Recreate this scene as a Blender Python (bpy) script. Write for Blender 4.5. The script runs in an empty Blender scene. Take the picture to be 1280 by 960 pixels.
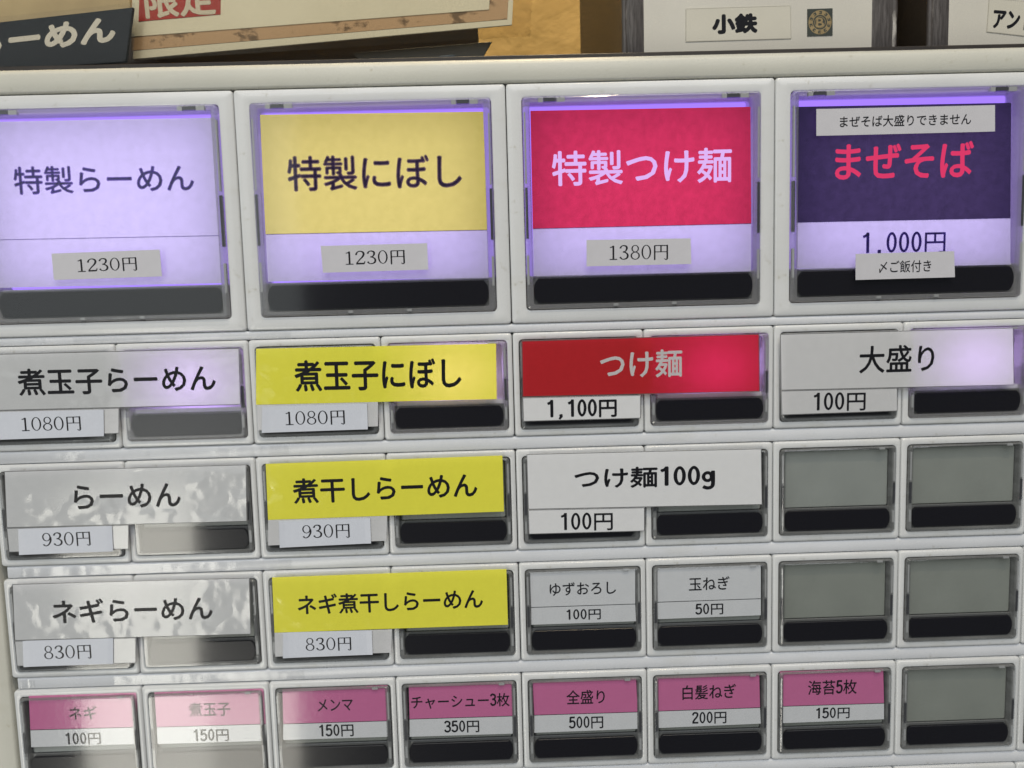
import bpy, bmesh, math, random
from mathutils import Vector, Matrix
random.seed(7)
sc = bpy.context.scene
COL = sc.collection
PI = math.pi

# ------------------------------------------------------------------ frame of reference
# u right, v up, w out of the panel, all in millimetres; world = (u, -w, v + Z0) / 1000
Z0 = 1300.0
P = 36.0                                   # width of one small button tile
def W(u, v, w=0.0): return Vector((u, -w, v + Z0)) * 0.001

# ------------------------------------------------------------------ camera
F = 1000.0                                 # focal length in pixels of a 1280 wide frame
RX, RY, RZ = 0.10116, 0.01471, 0.02733
R = Matrix.Rotation(RZ, 3, 'Z') @ Matrix.Rotation(RX, 3, 'X') @ Matrix.Rotation(RY, 3, 'Y')
T = Vector((-0.0007, 0.3937, -6.1406)) * P
CAM = -(R.transposed() @ T)                # camera position in u, v, w
cam = bpy.data.objects.new('camera', bpy.data.cameras.new('camera'))
COL.objects.link(cam)
M3 = Matrix(((1, 0, 0), (0, 0, -1), (0, 1, 0)))
cam.matrix_world = Matrix.Translation(W(*CAM)) @ (M3 @ R.transposed()).to_4x4()
cam.data.sensor_width = 36.0
cam.data.lens = 36.0 * F / 1280
cam.data.clip_start = 0.01
cam.data.clip_end = 50
sc.camera = cam
cam.data.dof.use_dof = True; cam.data.dof.focus_distance = 0.222; cam.data.dof.aperture_fstop = 28

def at(px, py, w=0.0):                     # point of the plane at height w seen at a photo pixel
    d = R.transposed() @ Vector(((px - 640) / F, -(py - 480) / F, -1.0))
    s = (w - CAM.z) / d.z
    q = CAM + d * s
    return (q.x, q.y)

# ------------------------------------------------------------------ light
world = bpy.data.worlds.new('World'); sc.world = world; world.use_nodes = True
bg = world.node_tree.nodes['Background']
bg.inputs['Color'].default_value = (0.84, 0.93, 1.0, 1); bg.inputs['Strength'].default_value = 0.10
sc.view_settings.view_transform = 'Standard'; sc.view_settings.look = 'None'
sc.view_settings.exposure = 0.0; sc.view_settings.gamma = 1.0
sc.cycles.use_denoising = True; sc.cycles.denoising_input_passes = 'RGB'
sc.cycles.max_bounces = 10; sc.cycles.transparent_max_bounces = 12
sc.cycles.sample_clamp_indirect = 4.0

def area(name, c, sx, sy, target, radiance, col):
    l = bpy.data.lights.new(name, 'AREA'); l.shape = 'RECTANGLE'
    l.size, l.size_y = sx, sy
    l.color = col; l.energy = radiance * PI * sx * sy
    o = bpy.data.objects.new(name, l); COL.objects.link(o)
    o.location = c
    d = (Vector(target) - Vector(c)).normalized()
    o.rotation_euler = d.to_track_quat('-Z', 'Y').to_euler()
    return o
def window(name, x0, x1, y0, y1, D, radiance, col):
    # shop front panes and the added side fill, D mm out, placed by mirror image
    k = (CAM.z + D) / CAM.z
    def mir(px, py):
        q = at(px, py); return (CAM.x + (q[0] - CAM.x) * k, CAM.y + (q[1] - CAM.y) * k)
    a, b = mir(x0, (y0 + y1) / 2), mir(x1, (y0 + y1) / 2)
    t, m = mir((x0 + x1) / 2, y0), mir((x0 + x1) / 2, y1)
    c = W((a[0] + b[0]) / 2, (t[1] + m[1]) / 2, D)
    return area(name, c, (b[0] - a[0]) / 1000, (t[1] - m[1]) / 1000, c + Vector((0, 1, 0)), radiance, col)
window('shop_window_pane', -520, 362, -60, 430, 1500, 0.95, (0.93, 1.0, 0.98))
window('shop_door_glass', 105, 262, 600, 1150, 1500, 8.2, (1.0, 0.97, 0.86))
window('shop_door_transom', 120, 330, 480, 592, 1500, 1.6, (0.95, 0.98, 0.95))
window('shop_door_glass', 270, 385, 850, 1150, 1500, 5.2, (1.0, 0.96, 0.84))
window('side_fill', -1700, -620, -100, 900, 1500, 1.6, (0.93, 0.98, 1.0))  # added fill light, set left of what the panel mirrors
area('overhead_light', W(100, 1300, 1300), 1.8, 1.4, W(0, 0, 0), 2.8, (0.94, 0.965, 1.0))  # added cool frontal fill, held high so the panel doesn't mirror it
area('overhead_light', W(100, 1100, 500), 1.2, 0.5, W(0, 0, 0), 1.5, (1.0, 0.92, 0.74))
def lamp(name, loc, power, radius, col):
    l = bpy.data.lights.new(name, 'POINT'); l.energy = power; l.shadow_soft_size = radius; l.color = col
    o = bpy.data.objects.new(name, l); COL.objects.link(o); o.location = loc
lamp('warm_downlight', W(95, 620, 330), 3.5, 0.014, (1.0, 0.78, 0.45))
lamp('warm_wall_lamp', W(20, 420, -70), 3.2, 0.04, (1.0, 0.80, 0.50))

# ------------------------------------------------------------------ materials
def newmat(name):
    m = bpy.data.materials.new(name); m.use_nodes = True
    nt = m.node_tree; nt.nodes.clear()
    out = nt.nodes.new('ShaderNodeOutputMaterial')
    return m, nt, out
def N(nt, t, **kw):
    n = nt.nodes.new(t)
    for k, v in kw.items():
        if k.startswith('_'): setattr(n, k[1:], v)
        else: n.inputs[k.replace('__', ' ')].default_value = v
    return n
def coord(nt, scale=(1, 1, 1)):
    tc = N(nt, 'ShaderNodeTexCoord'); mp = N(nt, 'ShaderNodeMapping')
    mp.inputs['Scale'].default_value = scale
    nt.links.new(tc.outputs['Object'], mp.inputs['Vector']); return mp.outputs['Vector']
def noise(nt, vec, scale, detail=4.0, rough=0.55):
    n = N(nt, 'ShaderNodeTexNoise', Scale=scale, Detail=detail, Roughness=rough)
    nt.links.new(vec, n.inputs['Vector']); return n.outputs['Fac']
def ramp(nt, fac, p0, p1, c0=(0, 0, 0, 1), c1=(1, 1, 1, 1)):
    r = N(nt, 'ShaderNodeValToRGB'); e = r.color_ramp.elements
    e[0].position, e[0].color = p0, c0; e[1].position, e[1].color = p1, c1
    nt.links.new(fac, r.inputs['Fac']); return r.outputs['Color']
def bump(nt, h, strength, dist):
    b = N(nt, 'ShaderNodeBump', Strength=strength, Distance=dist)
    nt.links.new(h, b.inputs['Height']); return b.outputs['Normal']
def rgba(c): return (c[0], c[1], c[2], 1.0)
def mul(c, k): return (c[0] * k, c[1] * k, c[2] * k, 1.0)

def plastic(name, col, rough=0.35, var=0.06, bscale=900, bstr=0.06, bdist=0.0002, spec=0.5, vscale=25, speck=False, vary=False):
    m, nt, out = newmat(name)
    b = N(nt, 'ShaderNodeBsdfPrincipled', Roughness=rough); b.inputs['Specular IOR Level'].default_value = spec
    v = coord(nt)
    c = ramp(nt, noise(nt, v, vscale, 6), 0.3, 0.7, mul(col, 1 - var), mul(col, 1 + var))
    if vary:                               # moulded parts differ a little from one to the next
        oi = N(nt, 'ShaderNodeObjectInfo')
        vr = ramp(nt, oi.outputs['Random'], 0.0, 1.0, (0.80, 0.80, 0.74, 1), (1.06, 1.06, 1.05, 1))
        mm = N(nt, 'ShaderNodeMixRGB', _blend_type='MULTIPLY'); mm.inputs[0].default_value = 1.0
        nt.links.new(c, mm.inputs[1]); nt.links.new(vr, mm.inputs[2]); c = mm.outputs[0]
    if speck:
        sp = ramp(nt, noise(nt, v, 520, 3), 0.66, 0.74, (1, 1, 1, 1), (0.84, 0.82, 0.77, 1))
        sm = ramp(nt, noise(nt, coord(nt, (1, 1, 3)), 55, 5), 0.58, 0.80, (1, 1, 1, 1), (0.92, 0.91, 0.87, 1))
        for x in (sp, sm):
            mm = N(nt, 'ShaderNodeMixRGB', _blend_type='MULTIPLY'); mm.inputs[0].default_value = 1.0
            nt.links.new(c, mm.inputs[1]); nt.links.new(x, mm.inputs[2]); c = mm.outputs[0]
    nt.links.new(c, b.inputs['Base Color'])
    nt.links.new(bump(nt, noise(nt, v, bscale, 2), bstr, bdist), b.inputs['Normal'])
    nt.links.new(b.outputs[0], out.inputs['Surface'])
    return m

def glossy_over(nt, base, rough, nrm=None, ior=1.5, gain=1.0):
    g = N(nt, 'ShaderNodeBsdfGlossy', Roughness=rough)
    f = N(nt, 'ShaderNodeLayerWeight', Blend=0.5)      # Schlick from the facing angle, same from both sides
    if nrm is not None:
        nt.links.new(nrm, g.inputs['Normal']); nt.links.new(nrm, f.inputs['Normal'])
    mx = N(nt, 'ShaderNodeMixShader')
    pw = N(nt, 'ShaderNodeMath', _operation='POWER'); pw.inputs[1].default_value = 5.0
    nt.links.new(f.outputs['Facing'], pw.inputs[0])
    ma = N(nt, 'ShaderNodeMath', _operation='MULTIPLY_ADD', _use_clamp=True)
    r0 = ((ior - 1) / (ior + 1)) ** 2 * gain
    ma.inputs[1].default_value = 1 - r0; ma.inputs[2].default_value = r0
    nt.links.new(pw.outputs[0], ma.inputs[0]); fac = ma.outputs[0]
    nt.links.new(fac, mx.inputs[0]); nt.links.new(base, mx.inputs[1]); nt.links.new(g.outputs[0], mx.inputs[2])
    return mx.outputs[0]

def clear_plastic(name, tint=(0.93, 0.94, 0.95), cloud=0.0, cloudcol=(0.5, 0.5, 0.5), rough=0.05, bscale=45, bstr=0.25, bdist=0.0006, ior=1.5, gain=1.0, streak=False):
    m, nt, out = newmat(name)
    t = N(nt, 'ShaderNodeBsdfTransparent'); t.inputs['Color'].default_value = rgba(tint)
    v = coord(nt, (1, 1, 6) if streak else (1, 1, 1))
    base = t.outputs[0]
    if cloud:
        d = N(nt, 'ShaderNodeBsdfDiffuse'); d.inputs['Color'].default_value = rgba(cloudcol)
        mx = N(nt, 'ShaderNodeMixShader')
        f = ramp(nt, noise(nt, v, 60, 3), 0.3, 0.7, mul((1, 1, 1), cloud * 0.7), mul((1, 1, 1), min(1, cloud * 1.3)))
        nt.links.new(f, mx.inputs[0]); nt.links.new(base, mx.inputs[1]); nt.links.new(d.outputs[0], mx.inputs[2])
        base = mx.outputs[0]
    nrm = bump(nt, noise(nt, v, bscale, 2), bstr, bdist)
    nt.links.new(glossy_over(nt, base, rough, nrm, ior, gain), out.inputs['Surface'])
    return m

def lit_rim(name):
    m, nt, out = newmat(name)
    t = N(nt, 'ShaderNodeBsdfTransparent'); t.inputs['Color'].default_value = (0.9, 0.88, 0.92, 1)
    d = N(nt, 'ShaderNodeBsdfDiffuse'); d.inputs['Color'].default_value = (0.36, 0.36, 0.37, 1)
    l = N(nt, 'ShaderNodeBsdfTranslucent'); l.inputs['Color'].default_value = (0.95, 0.93, 0.90, 1)
    a = N(nt, 'ShaderNodeMixShader', Fac=0.6); b = N(nt, 'ShaderNodeMixShader', Fac=0.62)
    nt.links.new(d.outputs[0], a.inputs[1]); nt.links.new(l.outputs[0], a.inputs[2])
    nt.links.new(t.outputs[0], b.inputs[1]); nt.links.new(a.outputs[0], b.inputs[2])
    v = coord(nt, (1, 1, 6))
    nt.links.new(glossy_over(nt, b.outputs[0], 0.12, bump(nt, noise(nt, v, 70, 2), 0.35, 0.0008)), out.inputs['Surface'])
    return m
def paper(name, col, trans=0.30, tcol=None, gloss=0.12, wrinkle=0.0, mottle=0.06, coat=1.0):
    m, nt, out = newmat(name)
    v = coord(nt)
    mo = noise(nt, v, 420, 5, 0.65)
    d = N(nt, 'ShaderNodeBsdfDiffuse'); t = N(nt, 'ShaderNodeBsdfTranslucent')
    nt.links.new(ramp(nt, mo, 0.3, 0.7, mul(col, 1 - mottle * 0.4), mul(col, 1 + mottle * 0.4)), d.inputs['Color'])
    tc = tcol or col
    nt.links.new(ramp(nt, mo, 0.3, 0.7, mul(tc, 1 - mottle * 2.2), mul(tc, 1 + mottle * 2.2)), t.inputs['Color'])
    mx = N(nt, 'ShaderNodeMixShader', Fac=trans)
    nt.links.new(d.outputs[0], mx.inputs[1]); nt.links.new(t.outputs[0], mx.inputs[2])
    if wrinkle:
        a = noise(nt, v, 150, 2, 0.45)
        k = ramp(nt, noise(nt, v, 42, 3), 0.50, 0.70, (0.02, 0.02, 0.02, 1))
        mm = N(nt, 'ShaderNodeMath', _operation='MULTIPLY')
        nt.links.new(a, mm.inputs[0]); nt.links.new(k, mm.inputs[1])
        big = noise(nt, v, 17, 1)
        bg_ = N(nt, 'ShaderNodeMath', _operation='MULTIPLY_ADD'); bg_.inputs[1].default_value = 1.6
        nt.links.new(big, bg_.inputs[0]); nt.links.new(mm.outputs[0], bg_.inputs[2])
        nrm = bump(nt, bg_.outputs[0], wrinkle, 0.0016)
    else:
        nrm = bump(nt, noise(nt, v, 700, 2), 0.15, 0.0001)
    if coat: surf = glossy_over(nt, mx.outputs[0], gloss, nrm, 1.5, coat)
    else: surf = mx.outputs[0]
    nt.links.new(surf, out.inputs['Surface'])
    return m

def emit(name, col, s):
    m, nt, out = newmat(name)
    e = N(nt, 'ShaderNodeEmission', Strength=s); e.inputs['Color'].default_value = rgba(col)
    nt.links.new(e.outputs[0], out.inputs['Surface']); return m

MAT = {}
MAT['white'] = plastic('white_plastic', (0.625, 0.63, 0.63), 0.22, speck=True)
MAT['beige'] = plastic('beige_paint', (0.54, 0.53, 0.465), 0.42, bscale=1500, bstr=0.12, bdist=0.0003, speck=True)
MAT['bar'] = plastic('white_bar', (0.62, 0.63, 0.655), 0.28, speck=True)
MAT['gap'] = plastic('gap_grey', (0.38, 0.38, 0.37), 0.6)  # even grey of the plate behind the tiles
MAT['diffuser'] = plastic('grey_diffuser', (0.30, 0.315, 0.30), 0.45, var=0.08, vscale=60, vary=True)
MAT['housing'] = plastic('housing_plastic', (0.24, 0.24, 0.225), 0.4)
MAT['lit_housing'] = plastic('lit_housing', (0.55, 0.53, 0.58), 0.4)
MAT['strip'] = plastic('black_window', (0.008, 0.007, 0.010), 0.25, spec=0.25, bstr=0.0)
MAT['strip_plate'] = plastic('grey_strip_plate', (0.15, 0.15, 0.145), 0.4)
MAT['clip_dark'] = plastic('dark_clip', (0.05, 0.05, 0.055), 0.35)
MAT['clip_light'] = plastic('pale_clip', (0.34, 0.34, 0.335), 0.3)
MAT['cap'] = clear_plastic('clear_cap', rough=0.07, bscale=30, bstr=0.10, gain=1.3)
MAT['rim'] = clear_plastic('clear_rim', (0.72, 0.72, 0.71), 0.36, (0.42, 0.42, 0.41), 0.12, 70, 0.35, 0.0008, streak=True)
MAT['rim_lit'] = lit_rim('lit_clear_rim')
MAT['sleeve'] = clear_plastic('clear_sleeve', (0.92, 0.90, 0.84), 0.01, (0.5, 0.46, 0.38), 0.12, 18, 0.3, 0.002, gain=0.18)
MAT['sign_film'] = clear_plastic('sign_film', (0.95, 0.95, 0.95), rough=0.1, gain=0.15)
MAT['tape'] = clear_plastic('clear_tape', (0.97, 0.97, 0.97), 0.0, rough=0.12, bscale=110, bstr=0.22, bdist=0.0014, gain=1.3)
VIOLET = (0.36, 0.20, 1.0)
MAT['glow'] = emit('violet_backlight', VIOLET, 1.3)
MAT['glow_core'] = emit('pale_backlight', (0.54, 0.41, 1.0), 2.05)
MAT['led'] = emit('violet_led', (0.64, 0.42, 1.0), 5.5)
MAT['card_white'] = paper('white_card', (0.72, 0.72, 0.73), 0.30, (0.85, 0.8, 0.85))
MAT['card_white_film'] = paper('white_card_film', (0.66, 0.67, 0.68), 0.30, (0.85, 0.8, 0.85), 0.10, 0.24, coat=1.1)
MAT['card_yellow'] = paper('yellow_card', (0.95, 0.90, 0.09), 0.28, (0.95, 0.62, 0.05))
MAT['card_yellow_film'] = paper('yellow_card_film', (0.95, 0.90, 0.09), 0.28, (0.80, 0.76, 0.16), 0.11, 0.28, coat=1.0)
MAT['card_red'] = paper('red_card', (0.52, 0.024, 0.030), 0.30, (0.95, 0.04, 0.12))
MAT['card_pink'] = paper('pink_card', (0.63, 0.175, 0.36), 0.12)
MAT['card_plain'] = paper('plain_card', (0.72, 0.72, 0.73), 0.12)
MAT['back_white'] = paper('backlit_white', (0.60, 0.60, 0.60), 0.52, (0.95, 0.95, 0.88), mottle=0.04)
MAT['back_yellow'] = paper('backlit_yellow', (0.88, 0.80, 0.10), 0.52, (1.0, 1.0, 0.20), mottle=0.04)
MAT['back_red'] = paper('backlit_red', (0.62, 0.03, 0.09), 0.52, (1.0, 0.06, 0.10), mottle=0.08)
MAT['back_navy'] = paper('backlit_navy', (0.022, 0.018, 0.055), 0.5, (0.10, 0.075, 0.11), mottle=0.10)
MAT['ink'] = paper('black_ink', (0.014, 0.014, 0.017), 0.1, coat=0.3, gloss=0.25)
MAT['ink_back'] = paper('backlit_ink', (0.05, 0.04, 0.09), 0.78, (0.50, 0.44, 0.70), coat=0)
MAT['ink_white'] = paper('white_ink', (0.62, 0.60, 0.60), 0.3, (0.9, 0.8, 0.9), coat=0.6)
MAT['ink_lilac'] = emit('emissive_lilac_lettering', (0.80, 0.50, 0.98), 1.05)  # letters emit by themselves, standing in for backlight through the red card
MAT['ink_magenta'] = emit('emissive_magenta_lettering', (0.80, 0.045, 0.15), 1.0)  # emission again in place of backlight, on the navy card
MAT['ink_grey'] = paper('grey_ink', (0.10, 0.10, 0.10), 0.1, coat=0.6)
MAT['sticker'] = paper('paper_sticker', (0.58, 0.57, 0.60), 0.08, gloss=0.3, coat=0.5)
MAT['sticker_blue'] = paper('bluish_sticker', (0.58, 0.60, 0.66), 0.0, gloss=0.3, coat=0.5)

# ------------------------------------------------------------------ mesh builder
class MB:
    def __init__(s): s.v = []; s.f = []; s.m = []; s.mats = []
    def mi(s, mat):
        if mat not in s.mats: s.mats.append(mat)
        return s.mats.index(mat)
    def add(s, vs, fs, mat):
        b = len(s.v); k = s.mi(mat)
        s.v += [tuple(p) for p in vs]
        for f in fs: s.f.append([i + b for i in f]); s.m.append(k)
    def loft(s, loops, mat, cap0=False, cap1=True):
        n = len(loops[0]); vs = [p for l in loops for p in l]; fs = []
        for a in range(len(loops) - 1):
            for i in range(n):
                j = (i + 1) % n
                fs.append([a * n + i, a * n + j, (a + 1) * n + j, (a + 1) * n + i])
        if cap0: fs.append(list(range(n))[::-1])
        if cap1: fs.append([(len(loops) - 1) * n + i for i in range(n)])
        s.add(vs, fs, mat)
    def prism(s, poly, w0, w1, mat, bev=0.0, back=True):
        a = area2(poly)
        if a < 0: poly = poly[::-1]
        l = [[(p[0], p[1], w0) for p in poly]]
        if bev:
            q = inset(poly, bev)
            l += [[(p[0], p[1], w1 - bev) for p in poly], [(p[0], p[1], w1) for p in q]]
        else: l += [[(p[0], p[1], w1) for p in poly]]
        s.loft(l, mat, back, True)
    def flat(s, poly, w, mat):
        if area2(poly) < 0: poly = poly[::-1]
        s.add([(p[0], p[1], w) for p in poly], [list(range(len(poly)))], mat)
    def line(s, a, b, width, w, mat):
        d = Vector((b[0] - a[0], b[1] - a[1])).normalized() * (width / 2); n = Vector((-d.y, d.x))
        s.flat([(a[0] - n.x, a[1] - n.y), (b[0] - n.x, b[1] - n.y), (b[0] + n.x, b[1] + n.y), (a[0] + n.x, a[1] + n.y)], w, mat)
    def mesh(s, name, origin=(0, 0, 0), smooth=None):
        me = bpy.data.meshes.new(name)
        ox, oy, oz = origin
        me.from_pydata([((u - ox) * .001, -(w - oz) * .001, (v - oy) * .001) for u, v, w in s.v], [], s.f)
        for m in s.mats: me.materials.append(MAT[m])
        me.polygons.foreach_set('material_index', s.m)
        if smooth:
            me.polygons.foreach_set('use_smooth', [True] * len(me.polygons))
            me.set_sharp_from_angle(angle=math.radians(smooth))
        me.update()
        return me
def area2(p): return sum(p[i][0] * p[(i + 1) % len(p)][1] - p[(i + 1) % len(p)][0] * p[i][1] for i in range(len(p)))
def inset(poly, d):
    n = len(poly); out = []
    for i in range(n):
        a, b, c = Vector(poly[i - 1][:2]), Vector(poly[i][:2]), Vector(poly[(i + 1) % n][:2])
        e1, e2 = (b - a).normalized(), (c - b).normalized()
        n1, n2 = Vector((-e1.y, e1.x)), Vector((-e2.y, e2.x))
        k = (n1 + n2); k = k / max(0.3, k.length_squared) * 2
        out.append(tuple(b + k * d))
    return out
def rrect(x0, y0, x1, y1, r, n=4, w=None):
    pts = []
    for cx, cy, a0 in ((x1 - r, y1 - r, 0), (x0 + r, y1 - r, 90), (x0 + r, y0 + r, 180), (x1 - r, y0 + r, 270)):
        for i in range(n + 1):
            a = math.radians(a0 + 90 * i / n); pts.append((cx + r * math.cos(a), cy + r * math.sin(a)))
    return pts if w is None else [(p[0], p[1], w) for p in pts]

# world bookkeeping: every object keeps its own origin in u, v, w
ORG = {}
def link(name, data, origin, parent=None):
    o = bpy.data.objects.new(name, data); COL.objects.link(o)
    ORG[o.name] = origin
    if parent is None: o.location = W(*origin)
    else:
        p = ORG[parent.name]; o.parent = parent
        o.location = Vector((origin[0] - p[0], -(origin[2] - p[2]), origin[1] - p[1])) * 0.001
    return o
def tag(o, label=None, cat=None, group=None, kind=None):
    if label: o['label'] = label
    if cat: o['category'] = cat
    if group: o['group'] = group
    if kind: o['kind'] = kind
    return o
def put(mb, name, parent=None, smooth=None, origin=None):
    if origin is None:
        n = len(mb.v)
        origin = tuple((min(p[k] for p in mb.v) + max(p[k] for p in mb.v)) / 2 for k in range(3))
    return link(name, mb.mesh(name, origin, smooth), origin, parent)
def share(me, name, origin, parent): return link(name, me, origin, parent)

# ------------------------------------------------------------------ lettering
_cache = {}
def glyphs(s, offset=0.0, res=3):
    k = (s, offset)
    if k not in _cache:
        c = bpy.data.curves.new('lettering', 'FONT'); c.body = s; c.size = 1; c.offset = offset; c.resolution_u = res
        o = bpy.data.objects.new('lettering', c); COL.objects.link(o)
        bpy.context.view_layer.update()
        me = bpy.data.meshes.new_from_object(o)
        vs = [(p.co.x, p.co.y) for p in me.vertices]; fs = [list(p.vertices) for p in me.polygons]
        bpy.data.objects.remove(o); bpy.data.curves.remove(c); bpy.data.meshes.remove(me)
        _cache[k] = (vs, fs)
    return _cache[k]
def stroke(path, smooth=True, n=6):
    # path: (x, y, width); returns a quad strip
    p = [Vector(q) for q in path]; pts = []
    if smooth and len(p) > 2:
        for i in range(len(p) - 1):
            a, b, c, d = p[max(i - 1, 0)], p[i], p[i + 1], p[min(i + 2, len(p) - 1)]
            for k in range(n):
                t = k / n
                pts.append(0.5 * ((2 * b) + (c - a) * t + (2 * a - 5 * b + 4 * c - d) * t * t + (3 * b - a - 3 * c + d) * t ** 3))
        pts.append(p[-1])
    else: pts = p
    vs = []; fs = []
    for i, q in enumerate(pts):
        t = (pts[min(i + 1, len(pts) - 1)] - pts[max(i - 1, 0)]); t = Vector((t.x, t.y)).normalized()
        nx, ny = -t.y * (q.z + .012) / 2, t.x * (q.z + .012) / 2
        vs += [(q.x - nx, q.y - ny), (q.x + nx, q.y + ny)]
        if i: fs.append([2 * i - 2, 2 * i, 2 * i + 1, 2 * i - 1])
    return vs, fs
def ring(cx, cy, rx, ry, tx, ty, n=26):
    vs = []; fs = []
    for i in range(n):
        a = 2 * PI * i / n; c, s_ = math.cos(a), math.sin(a)
        vs += [(cx + rx * c, cy + ry * s_), (cx + (rx - tx) * c, cy + (ry - ty) * s_)]
        j = (i + 1) % n
        fs.append([2 * i, 2 * j, 2 * j + 1, 2 * i + 1])
    return vs, fs
SERIF = {
 '0': (0.62, [ring(.31, .5, .27, .5, .085, .045)]),
 '1': (0.62, [stroke([(.33, .02, .085), (.33, .97, .085)], False), stroke([(.33, .96, .05), (.24, .88, .05), (.14, .85, .045)]),
              stroke([(.12, .025, .05), (.54, .025, .05)], False)]),
 '2': (0.62, [stroke([(.09, .70, .10), (.10, .80, .08), (.19, .94, .05), (.33, .97, .06), (.46, .90, .09), (.50, .74, .10), (.43, .55, .085), (.26, .33, .06), (.10, .08, .06)]),
              stroke([(.07, .05, .10), (.52, .05, .10)], False), stroke([(.51, .03, .05), (.56, .22, .04)], False)]),
 '3': (0.62, [stroke([(.10, .78, .10), (.17, .93, .05), (.31, .97, .06), (.44, .90, .09), (.46, .75, .09), (.38, .58, .06), (.24, .53, .05)]),
              stroke([(.24, .53, .05), (.40, .48, .06), (.51, .33, .09), (.48, .13, .09), (.33, .03, .06), (.18, .05, .05), (.09, .18, .10)])]),
 '8': (0.62, [ring(.31, .75, .21, .25, .07, .045), ring(.31, .26, .26, .27, .08, .045)]),
 '9': (0.62, [ring(.30, .68, .24, .31, .075, .045), stroke([(.53, .66, .08), (.52, .40, .085), (.42, .15, .07), (.28, .03, .05), (.16, .05, .05), (.11, .15, .09)])]),
 '円': (1.0, [stroke([(.16, -.06, .07), (.16, .95, .07)], False), stroke([(.16, .94, .045), (.86, .94, .045)], False),
              stroke([(.86, .98, .075), (.86, .02, .075)], False), stroke([(.88, .03, .05), (.80, -.04, .05), (.70, .03, .03)]),
              stroke([(.16, .50, .04), (.86, .50, .04)], False), stroke([(.51, .50, .065), (.51, .94, .065)], False)]),
}
def serif(s):
    vs = []; fs = []; zs = []; x = 0; k = 0
    for ch in s:
        w, parts = SERIF[ch]
        for pv, pf in parts:
            b = len(vs); k += 1
            vs += [(x + a, c) for a, c in pv]; zs += [0.006 * (k % 4)] * len(pv)
            fs += [[i + b for i in f] for f in pf]
        x += w
    return vs, fs, zs
T_ = .095
SANS = {
 '0': (.5, [ring(.25, .40, .20, .42, T_, T_, 30)]),
 '1': (.5, [stroke([(.29, -.02, T_), (.29, .82, T_)], False), stroke([(.29, .79, .07), (.20, .69, .08), (.10, .65, .08)])]),
 '2': (.5, [stroke([(.08, .60, T_), (.13, .74, T_), (.25, .78, T_), (.38, .73, T_), (.40, .58, T_), (.32, .42, T_), (.18, .24, T_), (.08, .06, T_)]), stroke([(.05, .03, T_), (.45, .03, T_)], False)]),
 '3': (.5, [stroke([(.07, .66, T_), (.15, .77, T_), (.28, .77, T_), (.39, .69, T_), (.38, .52, T_), (.24, .43, T_)]), stroke([(.18, .43, T_), (.32, .41, T_), (.42, .28, T_), (.39, .10, T_), (.26, .02, T_), (.13, .05, T_), (.06, .16, T_)])]),
 '5': (.5, [stroke([(.12, .77, T_), (.42, .77, T_)], False), stroke([(.13, .80, T_), (.10, .40, T_)], False), stroke([(.10, .42, T_), (.24, .50, T_), (.38, .44, T_), (.42, .27, T_), (.37, .09, T_), (.24, .02, T_), (.12, .05, T_), (.06, .15, T_)])]),
 ',': (.5, [stroke([(.22, .08, .12), (.24, -.02, .10), (.16, -.14, .05)], False)]),
 '.': (.5, [stroke([(.20, .03, .12), (.32, .03, .12)], False)]),
 'g': (.5, [ring(.23, .33, .19, .23, T_, T_, 26), stroke([(.42, .58, T_), (.42, .0, T_), (.36, -.15, T_), (.22, -.19, T_), (.08, -.13, T_)])]),
}
def gothic(s):
    if not any(c in SANS for c in s):
        vs, fs = glyphs(s); return vs, fs, None
    vs = []; fs = []; zs = []; x = 0; k = 0
    for ch in s:
        if ch in SANS: w, parts = SANS[ch]
        else: w, parts = 1.0, [glyphs(ch)]
        for pv, pf in parts:
            b = len(vs); k += 1
            vs += [(x + a, c) for a, c in pv]; zs += [0.0015 * (k % 3)] * len(pv)
            fs += [[i + b for i in f] for f in pf]
        x += w
    return vs, fs, zs
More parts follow.
